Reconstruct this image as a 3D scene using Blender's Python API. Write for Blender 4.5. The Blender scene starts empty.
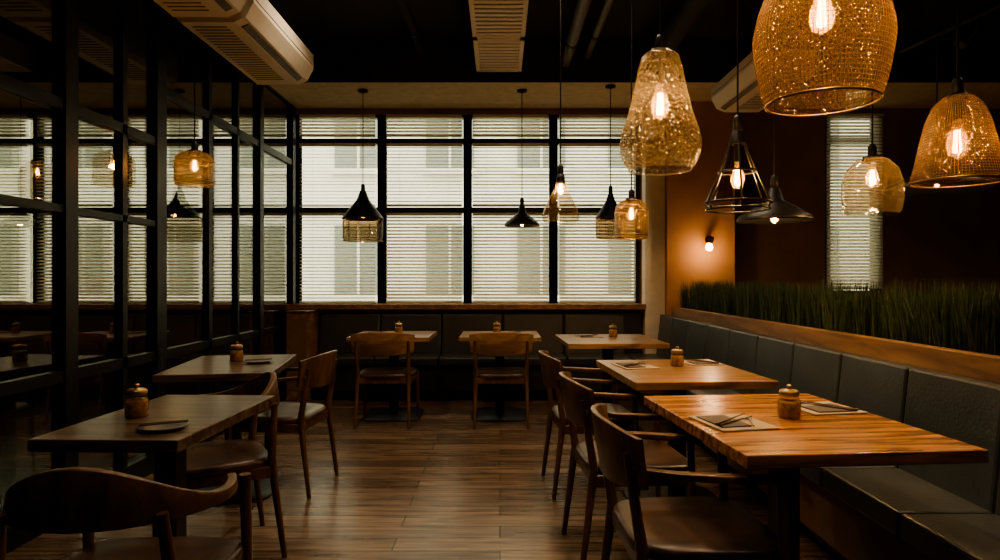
import bpy, math, random
from mathutils import Vector, Matrix
random.seed(4)
S = bpy.context.scene
COL = S.collection

# ------------------------------------------------------------ materials
def newmat(name):
    m = bpy.data.materials.new(name); m.use_nodes = True
    nt = m.node_tree; nt.nodes.clear()
    out = nt.nodes.new('ShaderNodeOutputMaterial')
    return m, nt, out

def pbr(name, col, rough=0.5, metal=0.0, var=0.12, scale=12, bump=0.0, spec=0.5, bscale=None):
    m, nt, out = newmat(name)
    b = nt.nodes.new('ShaderNodeBsdfPrincipled')
    tc = nt.nodes.new('ShaderNodeTexCoord')
    n = nt.nodes.new('ShaderNodeTexNoise'); n.inputs['Scale'].default_value = scale; n.inputs['Detail'].default_value = 4
    nt.links.new(tc.outputs['Object'], n.inputs['Vector'])
    r = nt.nodes.new('ShaderNodeValToRGB')
    r.color_ramp.elements[0].position = 0.3; r.color_ramp.elements[1].position = 0.7
    r.color_ramp.elements[0].color = (*[c*(1-var) for c in col], 1)
    r.color_ramp.elements[1].color = (*[min(1, c*(1+var)) for c in col], 1)
    nt.links.new(n.outputs['Fac'], r.inputs['Fac'])
    nt.links.new(r.outputs['Color'], b.inputs['Base Color'])
    b.inputs['Roughness'].default_value = rough; b.inputs['Metallic'].default_value = metal
    b.inputs['Specular IOR Level'].default_value = spec
    if bump:
        n2 = nt.nodes.new('ShaderNodeTexNoise'); n2.inputs['Scale'].default_value = bscale or scale*6
        nt.links.new(tc.outputs['Object'], n2.inputs['Vector'])
        bp = nt.nodes.new('ShaderNodeBump'); bp.inputs['Strength'].default_value = bump; bp.inputs['Distance'].default_value = 0.01
        nt.links.new(n2.outputs['Fac'], bp.inputs['Height']); nt.links.new(bp.outputs['Normal'], b.inputs['Normal'])
    nt.links.new(b.outputs[0], out.inputs[0])
    return m

def wood(name, c1, c2, rough=0.4, stretch=(1.2, 14, 14), scale=2.2):
    m, nt, out = newmat(name)
    b = nt.nodes.new('ShaderNodeBsdfPrincipled')
    tc = nt.nodes.new('ShaderNodeTexCoord')
    mp = nt.nodes.new('ShaderNodeMapping'); mp.inputs['Scale'].default_value = stretch
    nt.links.new(tc.outputs['Object'], mp.inputs['Vector'])
    n = nt.nodes.new('ShaderNodeTexNoise'); n.inputs['Scale'].default_value = scale; n.inputs['Detail'].default_value = 7
    n.inputs['Distortion'].default_value = 0.6
    nt.links.new(mp.outputs[0], n.inputs['Vector'])
    r = nt.nodes.new('ShaderNodeValToRGB')
    r.color_ramp.elements[0].position = 0.38; r.color_ramp.elements[1].position = 0.62
    r.color_ramp.elements[0].color = (*c1, 1); r.color_ramp.elements[1].color = (*c2, 1)
    nt.links.new(n.outputs['Fac'], r.inputs['Fac']); nt.links.new(r.outputs['Color'], b.inputs['Base Color'])
    b.inputs['Roughness'].default_value = rough
    bp = nt.nodes.new('ShaderNodeBump'); bp.inputs['Strength'].default_value = 0.12; bp.inputs['Distance'].default_value = 0.004
    nt.links.new(n.outputs['Fac'], bp.inputs['Height']); nt.links.new(bp.outputs['Normal'], b.inputs['Normal'])
    nt.links.new(b.outputs[0], out.inputs[0])
    return m

def glass(name, tint=(1, 1, 1), refl=0.5, rough=0.02, bump=0.0, bscale=60, glow=None, fl=(0.03, 0.2), f0=0.035, pw=3.5, dark=0.6):
    m, nt, out = newmat(name)
    t = nt.nodes.new('ShaderNodeBsdfTransparent'); t.inputs[0].default_value = (*tint, 1)
    g = nt.nodes.new('ShaderNodeBsdfGlossy'); g.inputs['Roughness'].default_value = rough
    lw = nt.nodes.new('ShaderNodeLayerWeight'); lw.inputs['Blend'].default_value = 0.5
    p = nt.nodes.new('ShaderNodeMath'); p.operation = 'POWER'; p.inputs[1].default_value = pw
    ma = nt.nodes.new('ShaderNodeMath'); ma.operation = 'MULTIPLY_ADD'; ma.inputs[1].default_value = refl; ma.inputs[2].default_value = f0
    nt.links.new(lw.outputs['Facing'], p.inputs[0]); nt.links.new(p.outputs[0], ma.inputs[0])
    mx = nt.nodes.new('ShaderNodeMixShader')
    nt.links.new(ma.outputs[0], mx.inputs[0]); nt.links.new(t.outputs[0], mx.inputs[1]); nt.links.new(g.outputs[0], mx.inputs[2])
    last = mx
    if bump:
        tc = nt.nodes.new('ShaderNodeTexCoord'); v = nt.nodes.new('ShaderNodeTexVoronoi'); v.inputs['Scale'].default_value = bscale
        nt.links.new(tc.outputs['Object'], v.inputs['Vector'])
        bp = nt.nodes.new('ShaderNodeBump'); bp.inputs['Strength'].default_value = bump; bp.inputs['Distance'].default_value = 0.01
        nt.links.new(v.outputs['Distance'], bp.inputs['Height'])
        nt.links.new(bp.outputs['Normal'], g.inputs['Normal']); nt.links.new(bp.outputs['Normal'], lw.inputs['Normal'])
        tr = nt.nodes.new('ShaderNodeBsdfTranslucent'); tr.inputs[0].default_value = (*(glow or (0.9, 0.6, 0.3)), 1)
        nt.links.new(bp.outputs['Normal'], tr.inputs['Normal'])
        rp = nt.nodes.new('ShaderNodeValToRGB'); rp.color_ramp.elements[0].position = 0.2; rp.color_ramp.elements[1].position = 0.65
        rp.color_ramp.elements[0].color = (fl[0],)*3+(1,); rp.color_ramp.elements[1].color = (fl[1],)*3+(1,)
        nt.links.new(v.outputs['Distance'], rp.inputs['Fac'])
        # thickness variation of the dimpled glass tints the transmitted light
        r3 = nt.nodes.new('ShaderNodeValToRGB'); r3.color_ramp.elements[0].position = 0.25; r3.color_ramp.elements[1].position = 0.7
        r3.color_ramp.elements[0].color = (*tint, 1); r3.color_ramp.elements[1].color = (*[q*dark for q in tint], 1)
        nt.links.new(v.outputs['Distance'], r3.inputs['Fac']); nt.links.new(r3.outputs['Color'], t.inputs[0])
        m2 = nt.nodes.new('ShaderNodeMixShader'); nt.links.new(rp.outputs['Color'], m2.inputs[0])
        nt.links.new(mx.outputs[0], m2.inputs[1]); nt.links.new(tr.outputs[0], m2.inputs[2]); last = m2
    nt.links.new(last.outputs[0], out.inputs[0])
    return m

def emit(name, col, strength):
    m, nt, out = newmat(name)
    e = nt.nodes.new('ShaderNodeEmission'); e.inputs[0].default_value = (*col, 1); e.inputs[1].default_value = strength
    nt.links.new(e.outputs[0], out.inputs[0]); return m

def floor_mat():
    m, nt, out = newmat('floor_planks')
    b = nt.nodes.new('ShaderNodeBsdfPrincipled'); tc = nt.nodes.new('ShaderNodeTexCoord')
    br = nt.nodes.new('ShaderNodeTexBrick')
    br.offset = 0.37; br.inputs['Scale'].default_value = 1.0
    br.inputs['Brick Width'].default_value = 1.35; br.inputs['Row Height'].default_value = 0.15
    br.inputs['Mortar Size'].default_value = 0.003; br.inputs['Mortar Smooth'].default_value = 0.3
    br.inputs['Color1'].default_value = (0.235, 0.158, 0.100, 1); br.inputs['Color2'].default_value = (0.115, 0.076, 0.048, 1)
    br.inputs['Mortar'].default_value = (0.012, 0.009, 0.006, 1)
    nt.links.new(tc.outputs['Object'], br.inputs['Vector'])
    mp = nt.nodes.new('ShaderNodeMapping'); mp.inputs['Scale'].default_value = (1.2, 14, 1)
    nt.links.new(tc.outputs['Object'], mp.inputs['Vector'])
    n = nt.nodes.new('ShaderNodeTexNoise'); n.inputs['Scale'].default_value = 2.0; n.inputs['Detail'].default_value = 8; n.inputs['Distortion'].default_value = 0.8
    nt.links.new(mp.outputs[0], n.inputs['Vector'])
    r = nt.nodes.new('ShaderNodeValToRGB'); r.color_ramp.elements[0].position = 0.33; r.color_ramp.elements[1].position = 0.67
    r.color_ramp.elements[0].color = (0.40, 0.40, 0.40, 1); r.color_ramp.elements[1].color = (1.25, 1.22, 1.2, 1)
    nt.links.new(n.outputs['Fac'], r.inputs['Fac'])
    mx = nt.nodes.new('ShaderNodeMixRGB'); mx.blend_type = 'MULTIPLY'; mx.inputs[0].default_value = 1
    nt.links.new(br.outputs['Color'], mx.inputs[1]); nt.links.new(r.outputs['Color'], mx.inputs[2])
    nt.links.new(mx.outputs[0], b.inputs['Base Color'])
    b.inputs['Roughness'].default_value = 0.27
    ad = nt.nodes.new('ShaderNodeMath'); ad.operation = 'MULTIPLY_ADD'; ad.inputs[1].default_value = 0.3
    iv = nt.nodes.new('ShaderNodeMath'); iv.operation = 'SUBTRACT'; iv.inputs[0].default_value = 1
    nt.links.new(br.outputs['Fac'], iv.inputs[1]); nt.links.new(n.outputs['Fac'], ad.inputs[0]); nt.links.new(iv.outputs[0], ad.inputs[2])
    bp = nt.nodes.new('ShaderNodeBump'); bp.inputs['Strength'].default_value = 0.28; bp.inputs['Distance'].default_value = 0.004
    nt.links.new(ad.outputs[0], bp.inputs['Height']); nt.links.new(bp.outputs['Normal'], b.inputs['Normal'])
    nt.links.new(b.outputs[0], out.inputs[0]); return m

M = {}
M['floor'] = floor_mat()
M['black'] = pbr('black_steel', (0.012, 0.011, 0.010), 0.42, 0.3)
M['ceil'] = pbr('ceiling_black', (0.018, 0.014, 0.011), 0.8, bump=0.1)
M['soffit'] = pbr('soffit_cream', (0.54, 0.44, 0.30), 0.8)
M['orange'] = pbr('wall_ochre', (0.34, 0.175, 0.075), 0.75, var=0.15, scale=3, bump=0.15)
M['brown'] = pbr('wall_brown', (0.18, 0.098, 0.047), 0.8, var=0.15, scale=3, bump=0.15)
M['darkwall'] = pbr('wall_dark', (0.03, 0.025, 0.022), 0.8)
M['white'] = pbr('plaster_white', (0.68, 0.63, 0.52), 0.7, var=0.05)
M['acwhite'] = pbr('ac_plastic', (0.66, 0.58, 0.46), 0.5, var=0.04)
M['woodtop'] = wood('oak_honey', (0.15, 0.056, 0.015), (0.50, 0.225, 0.066), 0.26)
M['woodmid'] = wood('oak_mid', (0.13, 0.066, 0.028), (0.38, 0.215, 0.10), 0.28)
M['wooddark'] = wood('walnut_top', (0.045, 0.028, 0.018), (0.165, 0.108, 0.068), 0.28)
M['chair'] = wood('walnut_chair', (0.070, 0.034, 0.016), (0.155, 0.079, 0.037), 0.33, (8, 8, 2))
M['chairback'] = wood('oak_chair', (0.19, 0.10, 0.046), (0.36, 0.205, 0.10), 0.38, (2, 10, 10))
M['seat'] = wood('seat_leather_brown', (0.045, 0.025, 0.015), (0.09, 0.050, 0.030), 0.34, (3, 3, 3))
M['ledge'] = wood('ledge_wood', (0.14, 0.072, 0.034), (0.27, 0.145, 0.07), 0.45, (8, 1, 8))
M['leather'] = pbr('bench_leather', (0.043, 0.050, 0.053), 0.36, var=0.2, scale=5, bump=0.15, bscale=90)
M['leatherdark'] = pbr('bench_leather_slate', (0.036, 0.035, 0.035), 0.42, var=0.2, scale=5, bump=0.2, bscale=90)
M['soil'] = pbr('soil', (0.02, 0.013, 0.008), 0.95, bump=0.6)
M['grass'] = pbr('grass_blade', (0.040, 0.066, 0.024), 0.5, var=0.6, scale=30)
M['glass'] = glass('pane_glass', (0.95, 0.96, 0.93), 0.4, 0.01, f0=.03, pw=4)
M['pglass'] = glass('partition_glass', (0.56, 0.56, 0.50), 0.7, 0.01, f0=.10, pw=2.2)
M['clear'] = glass('lamp_glass_clear', (0.84, 0.79, 0.70), 0.5, 0.03, 0.25, 40, (0.9, 0.62, 0.34), (0.012, 0.03), pw=2.5, dark=.85)
M['hammer'] = glass('lamp_glass_hammered', (0.74, 0.65, 0.52), 0.5, 0.10, 1.0, 62, (0.85, 0.62, 0.36), (0.004, 0.042), pw=2.3, dark=.45)
M['amber'] = glass('lamp_glass_amber', (0.60, 0.46, 0.30), 0.45, 0.08, 0.5, 110, (0.8, 0.50, 0.22), (0.006, 0.030), pw=2.3, dark=.7)
M['smoke'] = glass('lamp_glass_smoke', (0.62, 0.52, 0.40), 0.4, 0.05)
M['wire'] = pbr('brass_wire', (0.20, 0.125, 0.062), 0.45, 0.7)
M['brass'] = pbr('brass', (0.45, 0.30, 0.14), 0.35, 0.9)
M['fil'] = emit('filament', (1.0, 0.50, 0.16), 60)
M['bulbglow'] = glass('bulb_glass', (1.0, 0.90, 0.70), 0.3, 0.02, .1, 30, (1, .6, .25), (0.03, 0.05), dark=.95)
M['mat'] = pbr('placemat_linen', (0.40, 0.31, 0.21), 0.8, bump=0.4)
M['napkin'] = pbr('napkin_dark', (0.10, 0.08, 0.06), 0.8)
M['chop'] = wood('chopstick', (0.05, 0.02, 0.01), (0.10, 0.05, 0.02), 0.4)
M['plate'] = pbr('stoneware', (0.13, 0.12, 0.105), 0.3)
M['jarfill'] = pbr('jar_amber', (0.55, 0.32, 0.13), 0.25, var=0.4, scale=60)
M['steel'] = pbr('steel', (0.4, 0.37, 0.33), 0.3, 0.9)
M['duct'] = pbr('duct_grey', (0.13, 0.115, 0.10), 0.5, 0.3)
M['facade'] = pbr('facade_plaster', (0.80, 0.78, 0.69), 0.85, var=0.08, scale=0.6)
M['facadewin'] = pbr('facade_window', (0.25, 0.27, 0.23), 0.25)
M['street'] = pbr('street', (0.6, 0.58, 0.52), 0.9)

def slat_mat():
    m, nt, out = newmat('blind_slat')
    d = nt.nodes.new('ShaderNodeBsdfDiffuse'); d.inputs[0].default_value = (0.58, 0.53, 0.41, 1)
    t = nt.nodes.new('ShaderNodeBsdfTranslucent'); t.inputs[0].default_value = (0.60, 0.56, 0.43, 1)
    x = nt.nodes.new('ShaderNodeMixShader'); x.inputs[0].default_value = 0.5
    nt.links.new(d.outputs[0], x.inputs[1]); nt.links.new(t.outputs[0], x.inputs[2]); nt.links.new(x.outputs[0], out.inputs[0])
    return m
M['slat'] = slat_mat()

# ------------------------------------------------------------ mesh builder
class MB:
    def __init__(s): s.v=[]; s.f=[]; s.m=[]; s.sm=[]; s.mats=[]
    def mi(s, k):
        if k not in s.mats: s.mats.append(k)
        return s.mats.index(k)
    def add(s, vs, fs, k, smooth=False):
        o = len(s.v); s.v += [tuple(p) for p in vs]; i = s.mi(k)
        for f in fs: s.f.append([a+o for a in f]); s.m.append(i); s.sm.append(smooth)
    def box(s, c, d, k, rot=None):
        vs=[]
        for x in (-1,1):
            for y in (-1,1):
                for z in (-1,1):
                    p = Vector((x*d[0]/2, y*d[1]/2, z*d[2]/2))
                    if rot: p = rot @ p
                    vs.append(p+Vector(c))
        s.add(vs, [(0,1,3,2),(4,6,7,5),(0,4,5,1),(2,3,7,6),(0,2,6,4),(1,5,7,3)], k)
    def b2(s, x0,x1,y0,y1,z0,z1,k): s.box(((x0+x1)/2,(y0+y1)/2,(z0+z1)/2),(x1-x0,y1-y0,z1-z0),k)
    def tube(s, p0, p1, r0, r1, k, seg=12):
        p0=Vector(p0); p1=Vector(p1); d=(p1-p0).normalized()
        a = d.orthogonal().normalized(); b = d.cross(a)
        vs=[]
        for p,r in ((p0,r0),(p1,r1)):
            for i in range(seg):
                t=2*math.pi*i/seg; vs.append(p+(a*math.cos(t)+b*math.sin(t))*r)
        s.add(vs, [(i,(i+1)%seg,seg+(i+1)%seg,seg+i) for i in range(seg)], k, True)
        s.add(vs, [tuple(reversed(range(seg))), tuple(range(seg,2*seg))], k)
    def poly(s, pts, r, k, seg=10):
        for a,b in zip(pts, pts[1:]): s.tube(a,b,r,r,k,seg)
    def lathe(s, prof, k, c=(0,0,0), seg=40, smooth=True):
        vs=[]; n=len(prof)
        for r,z in prof:
            for i in range(seg):
                t=2*math.pi*i/seg; vs.append((c[0]+r*math.cos(t), c[1]+r*math.sin(t), c[2]+z))
        fs=[(j*seg+i, j*seg+(i+1)%seg, (j+1)*seg+(i+1)%seg, (j+1)*seg+i) for j in range(n-1) for i in range(seg)]
        s.add(vs, fs, k, smooth)
    def sup(s, prof, rx, ry, k, c=(0,0,0), e=4.5, seg=40, taper=0.0):
        vs=[]
        for sc,z in prof:
            for i in range(seg):
                t=2*math.pi*i/seg; ct,st=math.cos(t),math.sin(t)
                x=math.copysign(abs(ct)**(2/e),ct)*rx*sc; y=math.copysign(abs(st)**(2/e),st)*ry*sc
                vs.append((c[0]+x*(1+taper*y/ry), c[1]+y, c[2]+z))
        n=len(prof)
        fs=[(j*seg+i, j*seg+(i+1)%seg, (j+1)*seg+(i+1)%seg, (j+1)*seg+i) for j in range(n-1) for i in range(seg)]
        s.add(vs, fs, k, True)
    def path(s, pts, ws, hs, k, lean=0.0):
        n=len(pts); P=[Vector(p) for p in pts]; vs=[]
        for i in range(n):
            d=(P[min(i+1,n-1)]-P[max(i-1,0)]).normalized(); sd=d.cross(Vector((0,0,1))).normalized()
            w=ws[i] if isinstance(ws,(list,tuple)) else ws; h=hs[i] if isinstance(hs,(list,tuple)) else hs
            for a,b in ((-1,-1),(1,-1),(1,1),(-1,1)):
                vs.append(P[i]+sd*(a*w/2)+Vector((0,0,b*h/2))+sd*(b*h/2*lean))
        fs=[]
        for i in range(n-1):
            for j in range(4): fs.append((i*4+j, i*4+(j+1)%4, i*4+4+(j+1)%4, i*4+4+j))
        s.add(vs, fs, k, True)
        s.add(vs, [(3,2,1,0), tuple(4*(n-1)+j for j in range(4))], k)
    def build(s, name, loc=(0,0,0), rz=0.0, bevel=0.0, parent=None):
        me=bpy.data.meshes.new(name); me.from_pydata(s.v,[],s.f)
        for k in s.mats: me.materials.append(M[k])
        for p,i,sm in zip(me.polygons,s.m,s.sm): p.material_index=i; p.use_smooth=sm
        me.validate(); me.update()
        o=bpy.data.objects.new(name,me); COL.objects.link(o); o.location=loc; o.rotation_euler=(0,0,rz)
        if bevel:
            b=o.modifiers.new('bevel','BEVEL'); b.width=bevel; b.segments=2; b.limit_method='ANGLE'; b.angle_limit=math.radians(50)
        if parent: o.parent=parent
        return o

def single(name, dims, k, bevel=0):
    b=MB(); b.b2(*dims,k); return b.build(name,bevel=bevel)

# ------------------------------------------------------------ room shell
CZ=3.5; BY=7.2
single('floor',(-6.2,6.0,-1.6,7.5,-0.1,0),'floor')
single('ceiling',(-6.2,6.0,-1.6,7.5,CZ,CZ+0.1),'ceil')
single('wall_left',(-6.3,-6.2,-1.6,7.5,0,CZ),'darkwall')
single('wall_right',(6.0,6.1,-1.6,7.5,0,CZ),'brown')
single('wall_front',(-6.2,6.0,-1.7,-1.6,0,CZ),'darkwall')
WX=[1.55-0.955*i for i in range(9)]
b=MB()
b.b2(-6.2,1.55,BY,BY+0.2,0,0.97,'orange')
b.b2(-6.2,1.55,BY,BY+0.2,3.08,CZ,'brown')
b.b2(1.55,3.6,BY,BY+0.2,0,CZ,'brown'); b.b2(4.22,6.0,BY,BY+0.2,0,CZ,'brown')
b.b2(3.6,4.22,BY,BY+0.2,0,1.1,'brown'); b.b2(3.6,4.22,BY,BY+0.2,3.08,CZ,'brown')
b.build('wall_back')
single('trim_pillar',(1.57,1.78,7.02,BY,0,3.15),'white')
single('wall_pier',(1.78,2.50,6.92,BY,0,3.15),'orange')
b=MB(); b.b2(-2.25,6.0,6.19,BY,3.15,CZ-0.001,'soffit'); b.b2(-2.25,6.0,6.165,6.19,3.13,CZ-0.001,'ceil'); b.build('soffit')
single('trim_sill',(-6.1,1.57,6.98,BY+0.08,0.93,0.99),'ledge',0.006)

def window(i,x0,x1,z0,z1,rows,name):
    b=MB(); y=BY+0.06
    fw=0.045
    b.b2(x0-fw,x0+fw,y-0.05,y+0.05,z0,z1,'black'); b.b2(x1-fw,x1+fw,y-0.05,y+0.05,z0,z1,'black')
    b.b2(x0,x1,y-0.045,y+0.045,z0,z0+0.03,'black'); b.b2(x0,x1,y-0.045,y+0.045,z1-0.03,z1,'black')
    for r in rows: b.b2(x0,x1,y-0.045,y+0.045,r-0.03,r+0.03,'black')
    b.b2(x0,x1,y+0.02,y+0.024,z0,z1,'glass')
    b.build(name)
def blind(x0,x1,z0,z1,tilt=22,pitch=0.037,y=BY-0.035):
    b=MB(); z=z0+0.02
    while z<z1-0.03:
        tt=math.radians(tilt+random.uniform(-3,3)); d=0.036/2
        dy=d*math.cos(tt); dz=d*math.sin(tt)
        b.add([(x0,y-dy,z-dz),(x1,y-dy,z-dz),(x1,y+dy,z+dz),(x0,y+dy,z+dz)],[(0,1,2,3)],'slat')
        z+=pitch
    for f in (0.18,0.82):
        xx=x0+(x1-x0)*f; b.tube((xx,y-0.017,z0),(xx,y-0.017,z1),0.0015,0.0015,'slat',5)
    b.b2(x0,x1,y-0.02,y+0.02,z1-0.03,z1,'slat'); b.b2(x0,x1,y-0.015,y+0.015,z0,z0+0.012,'slat')
    return b.build('venetian_blind')
for i in range(8):
    x1,x0=WX[i],WX[i+1]
    window(i,x0,x1,0.97,3.08,(2.025,2.79),'window_%d'%(i+1))
    blind(x0+0.06,x1-0.06,0.995,1.99,(42,36,38,18)[i%4]); blind(x0+0.06,x1-0.06,2.06,2.755,(34,30,26,18)[i%4]); blind(x0+0.06,x1-0.06,2.83,3.07,62)
window(9,3.62,4.20,1.1,3.08,(2.8,),'window_9'); blind(3.6,4.22,1.15,3.08,66)

# outside
b=MB(); b.b2(-16,14,15,15.4,-0.1,10,'facade')
for ix in range(-7,7):
    for iz in range(3):
        x=ix*2.1+0.4; z=0.9+iz*2.9
        b.b2(x,x+1.1,14.93,15.02,z,z+1.6,'facadewin')
        b.b2(x-0.1,x+1.2,14.85,15.0,z-0.12,z,'facade'); b.b2(x+0.52,x+0.58,14.9,15.0,z,z+1.6,'facade')
for iz in range(3): b.b2(-16,14,14.8,15,2.9+iz*2.9,3.1+iz*2.9,'facade')
b.build('building_facade')
single('street_ground',(-18,16,7.5,15.5,-0.2,-0.1),'street')

# ------------------------------------------------------------ glass partition (left)
PX=-2.29
b=MB()
posts=[(1.2,.05),(2.2,.035),(2.75,.035),(3.42,.05),(3.92,.025),(4.33,.06),(5.08,.03),(5.62,.02),(6.15,.045),(7.12,.05)]
for y,w in posts: b.b2(PX-0.04,PX+0.04,y-w,y+w,0,CZ,'black') if w>0.04 else b.b2(PX-0.03,PX+0.03,y-w,y+w,0,3.2,'black')
b.b2(PX-0.04,PX+0.04,-1.5,7.18,3.16,3.26,'black'); b.b2(PX-0.04,PX+0.04,-1.5,7.18,0,0.12,'black')
b.b2(PX-0.03,PX+0.03,-1.5,4.33,2.13,2.19,'black')
b.b2(PX-0.03,PX+0.03,4.33,7.18,2.50,2.56,'black')
b.b2(PX-0.03,PX+0.03,-1.5,7.18,0.72,0.78,'black')
b.b2(PX-0.03,PX+0.03,-1.5,4.33,1.60,1.64,'black')
b.b2(PX-0.02,PX+0.02,-1.5,7.18,3.26,CZ,'black')
b.b2(PX-0.004,PX+0.004,-1.5,7.18,0.1,3.2,'pglass')
b.build('glass_partition')

# ------------------------------------------------------------ right divider: bench + planter
b=MB()
b.b2(1.86,2.24,0.6,6.9,0,0.90,'brown')
b.b2(1.82,1.88,0.6,6.9,0.87,0.965,'ledge'); b.b2(2.20,2.26,0.6,6.9,0.87,0.965,'ledge')
b.b2(1.88,2.20,0.6,0.64,0.87,0.965,'ledge'); b.b2(1.88,2.20,6.86,6.9,0.87,0.965,'ledge')
b.b2(1.87,2.21,0.62,6.88,0.89,0.93,'soil')
pl=b.build('planter_divider',bevel=0.004)
g=MB()
clumps=[(random.uniform(1.92,2.16),random.uniform(.85,6.8)) for _ in range(210)]
for i in range(9500):
    cx,cy=random.choice(clumps)
    ang=random.uniform(0,6.28); rr=abs(random.gauss(0,.045))
    x=min(2.18,max(1.90,cx+rr*math.cos(ang))); y=min(6.84,max(.7,cy+rr*math.sin(ang)))
    h=random.uniform(0.24,0.35)*(1-rr*1.6); w=random.uniform(0.004,0.008)
    a=random.uniform(0,math.pi); lx=(x-cx)*.55+random.gauss(0,0.014); ly=(y-cy)*.8+random.gauss(0,0.018)
    dx,dy=math.cos(a)*w/2,math.sin(a)*w/2; z=0.932
    g.add([(x-dx,y-dy,z),(x+dx,y+dy,z),(x+lx*.35+dx*.9,y+ly*.35+dy*.9,z+h*.55),(x+lx*.35-dx*.9,y+ly*.35-dy*.9,z+h*.55),(x+lx,y+ly,z+h)],[(0,1,2,3),(3,2,4)],'grass')
g.build('ornamental_grass')

b=MB()
y=0.62
while y<6.6:
    y1=min(y+0.53,6.98)
    if 6.98-y1<0.2: y1=6.98
    R=Matrix.Rotation(math.radians(6),3,'Y')
    b.box((1.745,(y+y1)/2,0.66),(0.10,y1-y-0.008,0.44),'leather',R)
    b.box((1.565,(y+y1)/2,0.415),(0.42,y1-y-0.006,0.09),'leather')
    y=y1
b.b2(1.42,1.80,0.62,6.98,0.10,0.375,'brown'); b.b2(1.50,1.80,0.62,6.98,0,0.10,'black'); b.b2(1.79,1.815,0.62,6.9,0,0.87,'brown')
b.build('banquette_bench',bevel=0.022)
b=MB(); x=-1.95
for i in range(5):
    x0_=-1.95+i*.66; x1_=x0_+.66
    b.box(((x0_+x1_)/2,7.05,0.66),(.654,0.10,0.44),'leatherdark',Matrix.Rotation(math.radians(-6),3,'X'))
    b.box(((x0_+x1_)/2,6.85,0.415),(.654,0.42,0.09),'leatherdark')
b.b2(-1.95,1.35,6.70,7.08,0.1,0.375,'leatherdark'); b.b2(-1.95,1.35,6.76,7.08,0,0.1,'black'); b.b2(-1.95,1.56,7.12,7.19,0,0.9,'leatherdark')
b.build('banquette_bench',bevel=0.018)
b=MB(); b.b2(-2.22,-1.97,6.75,7.19,0,0.92,'ledge'); b.b2(-2.23,-1.96,6.73,7.19,0.92,0.929,'ledge'); b.b2(-2.18,-2.01,6.745,6.75,0.1,0.85,'brown'); b.build('service_cabinet',bevel=0.003)

# ------------------------------------------------------------ tables
def table(loc,w,d,rz,top):
    b=MB()
    b.b2(-w/2,w/2,-d/2,d/2,0.71,0.75,top)
    b.b2(-w*.32,w*.32,-0.03,0.03,0.685,0.71,'black'); b.b2(-0.03,0.03,-d*.32,d*.32,0.685,0.71,'black')
    b.b2(-0.04,0.04,-0.04,0.04,0.02,0.69,'black')
    b.sup([(0,0),(1,0),(1,0.012),(0.9,0.02),(0,0.024)],min(w,.62)*.42,min(d,.7)*.42,'black',e=5)
    return b.build('dining_table',(loc[0],loc[1],0),math.radians(rz),bevel=0.004)
table((1.03,2.36),0.74,0.96,5,'woodtop')
table((0.99,3.64),0.72,0.90,4,'woodmid')
table((0.92,5.55),0.80,0.90,2,'woodmid')
table((-0.98,6.02),0.72,0.72,0,'woodmid')
table((0.0,6.02),0.72,0.72,0,'woodmid')
table((-1.60,3.90),0.60,0.90,9,'wooddark')
table((-1.23,2.43),0.48,0.80,-2,'wooddark')

# ------------------------------------------------------------ chairs  (local: front = +Y)
def chair(loc,rz,style='arm',frame='chair',back='chair'):
    b=MB()
    top=0.655 if style!='plain' else 0.43
    fx=0.235
    for s in (-1,1):
        b.tube((s*(fx+.01),0.215,0),(s*fx,0.195,top),0.012,0.018,frame)
        b.tube((s*(fx-.01),-0.27,0),(s*(fx-.02),-0.215,0.44),0.012,0.019,frame)
        if style=='barrel': b.tube((s*(fx-.02),-0.215,0.44),(s*(fx-.045),-0.235,0.69),0.019,0.014,frame)
        else: b.tube((s*(fx-.02),-0.215,0.44),(s*(fx-.015),-0.262,0.74),0.019,0.013,frame)
        b.box((s*(fx-.012),-0.01,0.395),(0.022,0.40,0.05),frame)
    b.box((0,0.195,0.395),(0.44,0.022,0.05),frame); b.box((0,-0.21,0.395),(0.41,0.022,0.05),frame)
    b.sup([(0,0.412),(0.9,0.412),(0.99,0.418),(1,0.435),(0.985,0.450),(0.93,0.457),(0.6,0.447),(0.3,0.443),(0,0.442)],0.245,0.235,'seat',c=(0,0.0,0),taper=0.05)
    if style=='barrel':
        pts=[];hs=[];n=22
        for i in range(n+1):
            th=math.radians(-28+236*i/n); u=max(0,math.sin(th))
            pts.append((0.262*math.cos(th),-0.02-0.255*math.sin(th),0.672+0.065*u**2)); hs.append(0.03+0.115*u**2.2)
        b.path(pts,0.026,hs,back,lean=0.12)
    else:
        pts=[];hs=[];n=14
        for i in range(n+1):
            t=-1+2*i/n
            pts.append((0.262*t,-0.30+0.075*t*t,0.715)); hs.append(0.205-0.055*t*t)
        b.path(pts,0.020,hs,back,lean=0.16)
        if style=='arm':
            for s in (-1,1):
                b.path([(s*0.236,-0.255,0.690),(s*0.25,-0.12,0.678),(s*0.252,0.05,0.668),(s*0.24,0.225,0.662)],[0.026,0.036,0.042,0.034],0.022,frame)
    return b.build('dining_chair',(loc[0],loc[1],0),math.radians(rz),bevel=0.004)
chair((0.63,2.15),-88,'arm'); chair((0.60,3.00),-86,'arm'); chair((0.56,3.95),-86,'arm')
chair((-0.99,5.72),0,'plain','chair','chairback'); chair((0.01,5.72),0,'plain','chair','chairback')
chair((-1.34,3.98),84,'arm','chair','chair')
chair((-1.32,2.98),122,'barrel'); chair((-1.01,1.79),2,'barrel','chair','chair')

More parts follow.
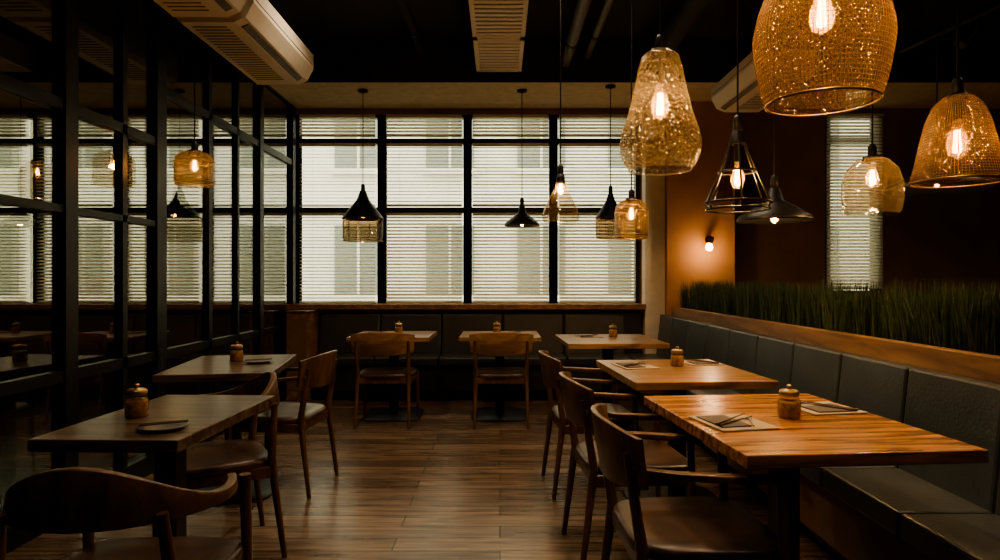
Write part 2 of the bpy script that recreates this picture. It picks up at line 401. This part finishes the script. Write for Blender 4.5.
# ------------------------------------------------------------ table ware
def jar(x,y,s=1.0):
    b=MB()
    b.lathe([(0,0),(.034,0),(.038,.006),(.038,.055),(.034,.064),(0,.064)],'jarfill',seg=24)
    b.lathe([(.0395,0.001),(.0405,.058),(.034,.072),(.031,.085)],'clear',seg=24)
    b.lathe([(.033,.080),(.035,.083),(.035,.096),(.028,.102),(0.008,.103),(.007,.108),(.011,.114),(.007,.120),(0,.121)],'brass',seg=24)
    o=b.build('condiment_jar',(x,y,0.75)); o.scale=(s,s,s)
def setting(x,y,rz,w=.24,d=.17):
    b=MB()
    b.b2(-w/2,w/2,-d/2,d/2,0,.006,'mat'); b.b2(-w*.42,w*.10,-d*.36,d*.36,.006,.011,'napkin')
    for k in (-.010,.010):
        b.tube((-w*.46,-d*.30+k,.015),(w*.46,d*.22+k*2.2,.015),.0035,.0022,'chop',8)
    b.tube((w*.12,-d*.38,.010),(w*.36,d*.05,.012),.003,.003,'steel',8)
    b.sup([(0,0),(1,.004),(0.8,.002),(0,.001)],.016,.022,'steel',c=(w*.38,d*.12,.008),e=2,seg=16)
    b.build('place_setting',(x,y,0.75),math.radians(rz),bevel=.0015)
def plate(x,y,r=.08):
    b=MB(); b.lathe([(0,0),(r*.6,0),(r,.012),(r*.98,.015),(r*.62,.006),(0,.006)],'plate',seg=32)
    b.tube((-r*.9,-.01,.018),(r*.9,.02,.018),.003,.003,'chop',8); b.tube((-r*.9,.01,.018),(r*.9,.035,.018),.003,.003,'chop',8)
    b.build('side_plate',(x,y,0.75),.3)
jar(1.05,2.36,1.0); setting(.81,2.27,12,.21,.24); setting(1.25,2.52,100,.22,.22)
jar(1.03,3.78,.95); setting(.78,3.76,10,.20,.26); setting(1.20,3.9,100,.22,.2)
jar(1.0,5.75,.95); setting(.78,5.7,10,.2,.2)
jar(-.95,6.1,.95); setting(-1.15,6.1,8,.18,.2); jar(-.03,6.1,.95); setting(.16,6.12,10,.18,.2)
jar(-1.33,2.38,1.0); plate(-1.13,2.18); jar(-1.62,4.0); plate(-1.46,3.93,.085)

# ------------------------------------------------------------ pendants
WARM=(1.0,0.67,0.37)
def bulb(b,z,s=1.0):
    b.lathe([(.013*s,0),(.014*s,-.02*s),(.026*s,-.055*s),(.028*s,-.075*s),(.021*s,-.10*s),(0,-.112*s)],'bulbglow',c=(0,0,z),seg=20)
    for k in range(5):
        a=2*math.pi*k/5; ca,sa=math.cos(a)*.006*s,math.sin(a)*.006*s
        b.tube((ca,sa,z-.03*s),(ca*1.5,sa*1.5,z-.092*s),.0024*s,.0024*s,'fil',6)
def pendant(x,y,ztop,zbot,r,kind,power,bs=1.0,ceil=CZ,name='pendant_lamp'):
    b=MB(); H=ztop-zbot
    o_z=zbot
    L=ceil-o_z-.001
    b.lathe([(0,L),(.05,L),(.05,L-.02),(.01,L-.03)],'black',seg=20)
    b.tube((0,0,L-.02),(0,0,H+.02),.0045,.0045,'black',8)
    b.lathe([(0,H+.07),(.012,H+.07),(.02,H+.055),(.022,H-.03),(0,H-.03)],'black',seg=20)
    mesh=None
    def prof(ps): return [(p[0]*r,p[1]*H) for p in ps]
    bz=H-.03
    if kind=='bigmesh':
        P=[(.20,1),(.45,.97),(.66,.90),(.82,.80),(.93,.66),(.99,.52),(1,.44),(.97,.34),(.92,.20),(.86,.08),(.80,.01)]; mesh='amber'
        b.lathe([(.08*r,H+.005),(.22*r,H+.0),(.24*r,H-.012)],'black'); b.tube((0,0,H),(0,0,H*.84),.006,.006,'black'); bz=H*.84
        b.lathe([(0,bz+.06),(.024,bz+.05),(.024,bz-.005),(0,bz-.01)],'brass',seg=20)
    elif kind=='bellmesh':
        P=[(.16,1),(.34,.97),(.52,.88),(.68,.70),(.80,.45),(.90,.22),(1,.02)]; mesh='amber'
        b.lathe([(.0,H+.01),(.2*r,H+.005),(.24*r,H-.015)],'black'); bz=H-.10; b.tube((0,0,H),(0,0,bz),.018,.018,'black')
    elif kind=='hammered':
        P=[(.22,1),(.34,.985),(.46,.95),(.55,.85),(.66,.66),(.80,.47),(.95,.32),(1,.24),(.985,.15),(.90,.07),(.76,.01)]
        b.lathe(prof(P),'hammer',seg=56); b.lathe([(.74*r,.012*H),(.78*r,0),(.79*r,.012*H)],'clear',seg=56)
        b.lathe([(0,H+.012),(.24*r,H+.006),(.26*r,H-.012)],'black'); bz=H-.14; b.tube((0,0,H),(0,0,bz),.008,.008,'black'); b.tube((0,0,bz+.05),(0,0,bz-.005),.02,.02,'black')
    elif kind=='jar':
        P=[(.30,1),(.55,.95),(.85,.78),(1,.55),(1,.25),(.93,.05),(.85,.0)]
        b.lathe(prof(P),'clear',seg=40); b.lathe([(0,H+.012),(.32*r,H+.006),(.34*r,H-.02)],'black')
    elif kind=='amberjar':
        P=[(.30,1),(.62,.96),(.9,.85),(1,.70),(1,.12),(.93,.02),(.6,0)]
        b.lathe(prof(P),'amber',seg=40); b.lathe([(0,H+.012),(.34*r,H+.006),(.36*r,H-.02)],'black')
        for q,w in ((1.0,.70),(1.0,.12),(.32,1.0)):
            b.poly([(q*r*math.cos(2*math.pi*k/32),q*r*math.sin(2*math.pi*k/32),w*H) for k in range(33)],.003,'wire',6)
    elif kind=='bell':
        P=[(.18,1),(.24,.85),(.38,.68),(.65,.48),(.88,.30),(1,.14),(.96,.03),(.85,0)]
        b.lathe(prof(P),'clear',seg=40); b.lathe([(0,H+.012),(.2*r,H+.006),(.26*r,H-.06),(.2*r,H-.06)],'black')
    elif kind=='coneglass':
        b.lathe(prof([(.08,1.02),(.14,1),(.30,.82),(.98,.46),(1,.44),(.96,.44),(.28,.79),(.0,.90)]),'black',seg=48)
        b.lathe(prof([(.93,.45),(.96,.35),(.94,.05),(.88,0)]),'smoke',seg=48); bz=H*.72
        for k in range(12):
            a=2*math.pi*k/12; b.tube((.95*r*math.cos(a),.95*r*math.sin(a),.44*H),(.93*r*math.cos(a),.93*r*math.sin(a),.0),.003,.003,'wire',6)
        b.poly([(.92*r*math.cos(2*math.pi*k/32),.92*r*math.sin(2*math.pi*k/32),0) for k in range(33)],.004,'wire',6)
    elif kind=='dish':
        b.lathe(prof([(.10,1.0),(.16,.95),(.24,.62),(.55,.42),(.93,.16),(1,.04),(1,0),(.97,0),(.92,.10),(.5,.35),(0,.5)]),'black',seg=48); bz=H*.42
    elif kind=='cage':
        b.lathe(prof([(.10,1.0),(.20,.96),(.26,.84),(.27,.82),(.12,.82)]),'black',seg=32)
        pr=[(.24,.84),(.36,.70),(.58,.48),(.84,.24),(1.0,.10),(.94,.02)]
        for k in range(6):
            a=2*math.pi*k/6+.3; b.poly([(q*r*math.cos(a),q*r*math.sin(a),w*H) for q,w in pr],.0055,'black',6)
        for q,w in ((1.0,.10),(.58,.48),(.94,.02)):
            ring=[(q*r*math.cos(2*math.pi*k/32),q*r*math.sin(2*math.pi*k/32),w*H) for k in range(33)]; b.poly(ring,.0055,'black',6)
        b.lathe(prof([(.24,.83),(.35,.70),(.57,.48),(.83,.24),(.98,.10)]),'smoke',seg=40); bz=H*.60; b.tube((0,0,H*.84),(0,0,bz),.018,.018,'black')
    bulb(b,bz,bs)
    o=b.build(name,(x,y,o_z))
    if mesh:
        # fine square wire grid fused to the amber glass
        m=MB(); big=r>.18; NR=38 if big else 34; seg=100 if big else 84
        P2=[(p[0]*r,p[1]*H) for p in P]
        Ls=[0]
        for a,c in zip(P2,P2[1:]): Ls.append(Ls[-1]+math.hypot(c[0]-a[0],c[1]-a[1]))
        R=[]
        for j in range(NR+1):
            q=Ls[-1]*j/NR
            for i in range(len(P2)-1):
                if Ls[i]<=q<=Ls[i+1]+1e-9:
                    f=(q-Ls[i])/(Ls[i+1]-Ls[i]); R.append((P2[i][0]*(1-f)+P2[i+1][0]*f,P2[i][1]*(1-f)+P2[i+1][1]*f)); break
        m.lathe(R,'wire',seg=seg)
        w=m.build('wire_mesh_shade',parent=o)
        mod=w.modifiers.new('wf','WIREFRAME'); mod.thickness=.0015 if big else .0014; mod.use_replace=True; mod.use_even_offset=False
        s=MB(); s.lathe([(a*.985,c) for a,c in R],'amber',seg=56)
        for q,w2 in (R[-1],R[0]):
            s.poly([(q*math.cos(2*math.pi*k/48),q*math.sin(2*math.pi*k/48),w2) for k in range(49)],.004,'wire',6)
        s.build('inner_glass',parent=o)
    li=bpy.data.lights.new('bulb_light','POINT'); li.energy=power; li.color=WARM; li.shadow_soft_size=.02
    lo=bpy.data.objects.new('bulb_light',li); COL.objects.link(lo); lo.location=(0,0,bz-.07*bs); lo.parent=o
    return o

pendant(.99,2.0,2.22,1.79,.20,'bigmesh',46,1.3)
pendant(.69,2.8,2.235,1.72,.172,'hammered',36,1.4)
pendant(1.83,2.6,1.99,1.635,.165,'bellmesh',22,1.4)
pendant(1.17,3.2,1.99,1.59,.158,'cage',24,1.2)
pendant(1.52,3.6,1.76,1.575,.20,'dish',16,.8)
pendant(1.89,3.3,1.87,1.585,.14,'jar',14,1.1)
pendant(2.42,3.6,1.92,1.75,.26,'dish',6,.6)
pendant(.41,4.4,1.96,1.64,.126,'bell',11,1.0)
pendant(1.08,6.35,2.10,1.66,.15,'coneglass',11,1.0,3.15)
pendant(.93,4.6,1.82,1.535,.118,'amberjar',14,1.1)
pendant(.22,6.5,2.00,1.79,.175,'dish',10,.9,3.15)
pendant(-1.37,6.5,2.14,1.64,.21,'coneglass',12,1.2,3.15)
pendant(-2.02,4.3,2.10,1.87,.125,'amberjar',8,1.0)
pendant(-3.0,6.0,2.0,1.84,.2,'dish',8,.8)
pendant(-3.7,5.2,2.2,1.9,.13,'jar',8,.9)

# wall sconce
b2=MB()
b2.tube((0,0,0),(0,-.015,0),.04,.04,'black',20)
b2.poly([(0,-.01,0),(0,-.09,.02),(0,-.12,.0)],.008,'black'); b2.tube((0,-.12,.02),(-.03,-.13,-.05),.022,.028,'black',16)
b2.lathe([(.02,0),(.035,-.03),(.035,-.05),(.02,-.07),(0,-.075)],'fil',c=(-.035,-.132,-.05),seg=16)
sc=b2.build('wall_sconce',(2.22,6.92,1.68))
li=bpy.data.lights.new('sconce_light','POINT'); li.energy=6; li.color=WARM; li.shadow_soft_size=.04
lo=bpy.data.objects.new('sconce_light',li); COL.objects.link(lo); lo.location=(-.05,-.25,-.14); lo.parent=sc

# added ceiling fill spots with invented disc fittings, for warm ambient light
def fill_lamp(x,y,p,ceil=CZ,ang=130):
    b=MB(); b.lathe([(.065,-.003),(.065,-.010),(.05,-.010),(.045,.0)],'black',seg=24); b.lathe([(.046,-.004),(.02,-.006),(0,-.006)],'fill_disc',seg=24)
    o=b.build('added_fill_lamp',(x,y,ceil))
    li=bpy.data.lights.new('fill_spot','SPOT'); li.energy=p; li.color=(1,.80,.57); li.spot_size=math.radians(ang); li.spot_blend=.8; li.shadow_soft_size=.05
    lo=bpy.data.objects.new('fill_spot',li); COL.objects.link(lo); lo.location=(0,0,-.03); lo.parent=o
M['fill_disc']=emit('fill_lamp_disc',(1,.75,.5),4)
for x,y,p in ((-1.1,1.6,36),(-.9,3.2,45),(.35,2.6,32),(.45,4.2,58),(-1.05,4.5,70),(1.3,.9,40),(3.9,4.4,75),(3.6,3.0,50),(-4.2,4.5,22),(1.25,4.3,50)): fill_lamp(x,y,p)

# ------------------------------------------------------------ ceiling equipment
b=MB()
x0,x1,z0=-.21,.19,3.20
b.b2(x0,x1,1.0,6.12,z0+.03,z0+.22,'acwhite')
y=1.0
while y<6.0:
    ye=y+.83
    b.b2(x0-.01,x1+.01,y,y+.035,z0-.005,z0+.03,'acwhite'); b.b2(x0-.01,x1+.01,ye-.035,ye,z0-.005,z0+.03,'acwhite')
    b.b2(x0-.01,x0+.025,y,ye,z0-.005,z0+.03,'acwhite'); b.b2(x1-.025,x1+.01,y,ye,z0-.005,z0+.03,'acwhite')
    b.b2(x0+.02,x1-.02,y+.03,ye-.03,z0+.024,z0+.03,'duct')
    yy=y+.07
    while yy<ye-.05:
        b.b2(x0+.02,x1-.02,yy,yy+.048,z0+.002,z0+.008,'acwhite'); yy+=.075
    y=ye+.02
for yy in (1.5,3.2,4.8,6.0):
    for xx in (x0+.04,x1-.04): b.tube((xx,yy,z0+.2),(xx,yy,CZ),.006,.006,'black',6)
b.build('ventilation_duct')
def ac(x0,x1,y0,y1,z0,z1,name='air_conditioner',side=1):
    b=MB()
    xa,xb=(x0,x1) if side>0 else (x1,x0)
    pr=[(xa,z0+.04),(xa,z1),(xb,z1),(xb,z0+.12),(xb-side*.05,z0+.03),(xb-side*.12,z0),(xa+side*.03,z0)]
    n=len(pr); vs=[(p[0],y0,p[1]) for p in pr]+[(p[0],y1,p[1]) for p in pr]
    b.add(vs,[(i,(i+1)%n,n+(i+1)%n,n+i) for i in range(n)]+[tuple(range(n)),tuple(reversed(range(n,2*n)))],'acwhite')
    xm=(xb-side*.085); 
    b.box((xm,(y0+y1)/2,z0+.012),(.045,(y1-y0)*.86,.012),'duct',Matrix.Rotation(-side*math.radians(25),3,'Y'))
    b.box((xb,(y0+y1)/2,z0+.15),(.006,(y1-y0)*.96,.006),'duct')
    for yy in [y0+.08+i*.05 for i in range(int((y1-y0-.12)/.05))]: b.box(((xa+xb)/2-side*.06,yy,z0-.001),(abs(xb-xa)*.45,.012,.006),'duct')
    for yy in (y0+.15,y1-.15): b.tube(((xa+xb)/2,yy,z1-.01),((xa+xb)/2,yy,CZ),.008,.008,'black',6)
    return b.build(name,bevel=.012)
ac(-1.98,-1.50,2.75,3.88,2.82,3.06); ac(-1.98,-1.50,3.95,5.22,2.82,3.06)
ac(1.95,2.42,5.0,6.0,2.80,3.02,side=-1)
for xx,zz,r,k in ((.62,3.30,.05,'duct'),(.82,3.36,.035,'duct'),(-.75,3.38,.03,'ceil'),(1.45,3.30,.09,'ceil')):
    b=MB(); b.tube((xx,-1.5,zz),(xx,6.12,zz),r,r,k,16)
    for yy in (.5,2.2,3.9,5.6):
        b.tube((xx,yy-.02,zz),(xx,yy+.02,zz),r+.006,r+.006,'black',16); b.tube((xx,yy,zz+r*.8),(xx,yy,CZ),.006,.006,'black',6)
    b.build('ceiling_pipe')
b=MB()
p0=Vector((3.05,4.95,3.0)); p1=Vector((3.4,3.0,3.0)); b.path([p0,p1],.05,.05,'black')
for f in (.1,.9): p=p0.lerp(p1,f); b.tube(p,(p.x,p.y,CZ),.008,.008,'black',6)
for f in (.3,.7):
    p=p0.lerp(p1,f); b.tube(p,p+Vector((0,0,-.08)),.01,.01,'black',8); b.tube(p+Vector((.03,0,-.06)),p+Vector((-.07,0,-.17)),.03,.04,'black',16)
b.build('track_light')

# ------------------------------------------------------------ world + window daylight
w=bpy.data.worlds.new('World'); S.world=w; w.use_nodes=True
bg=w.node_tree.nodes['Background']; bg.inputs[0].default_value=(1.0,0.965,0.82,1); bg.inputs[1].default_value=3.9
for xc,sx in ((-.36,3.7),(-4.2,3.7),(3.91,.6)):
    li=bpy.data.lights.new('sky_portal','AREA'); li.shape='RECTANGLE'; li.size=sx; li.size_y=2.05; li.energy=1
    li.cycles.is_portal=True
    lo=bpy.data.objects.new('sky_portal',li); COL.objects.link(lo); lo.location=(xc,7.5,2.03); lo.rotation_euler=(math.radians(-90),0,0)

# ------------------------------------------------------------ camera
c=bpy.data.cameras.new('camera'); c.lens=23.4; c.sensor_width=36; c.clip_start=.05
co=bpy.data.objects.new('camera',c); COL.objects.link(co); co.location=(0,0,1.25); co.rotation_euler=(math.radians(90),0,0)
S.camera=co
try:
    S.view_settings.view_transform='AgX'; S.view_settings.look='AgX - Medium High Contrast'
except Exception as e: print(e)
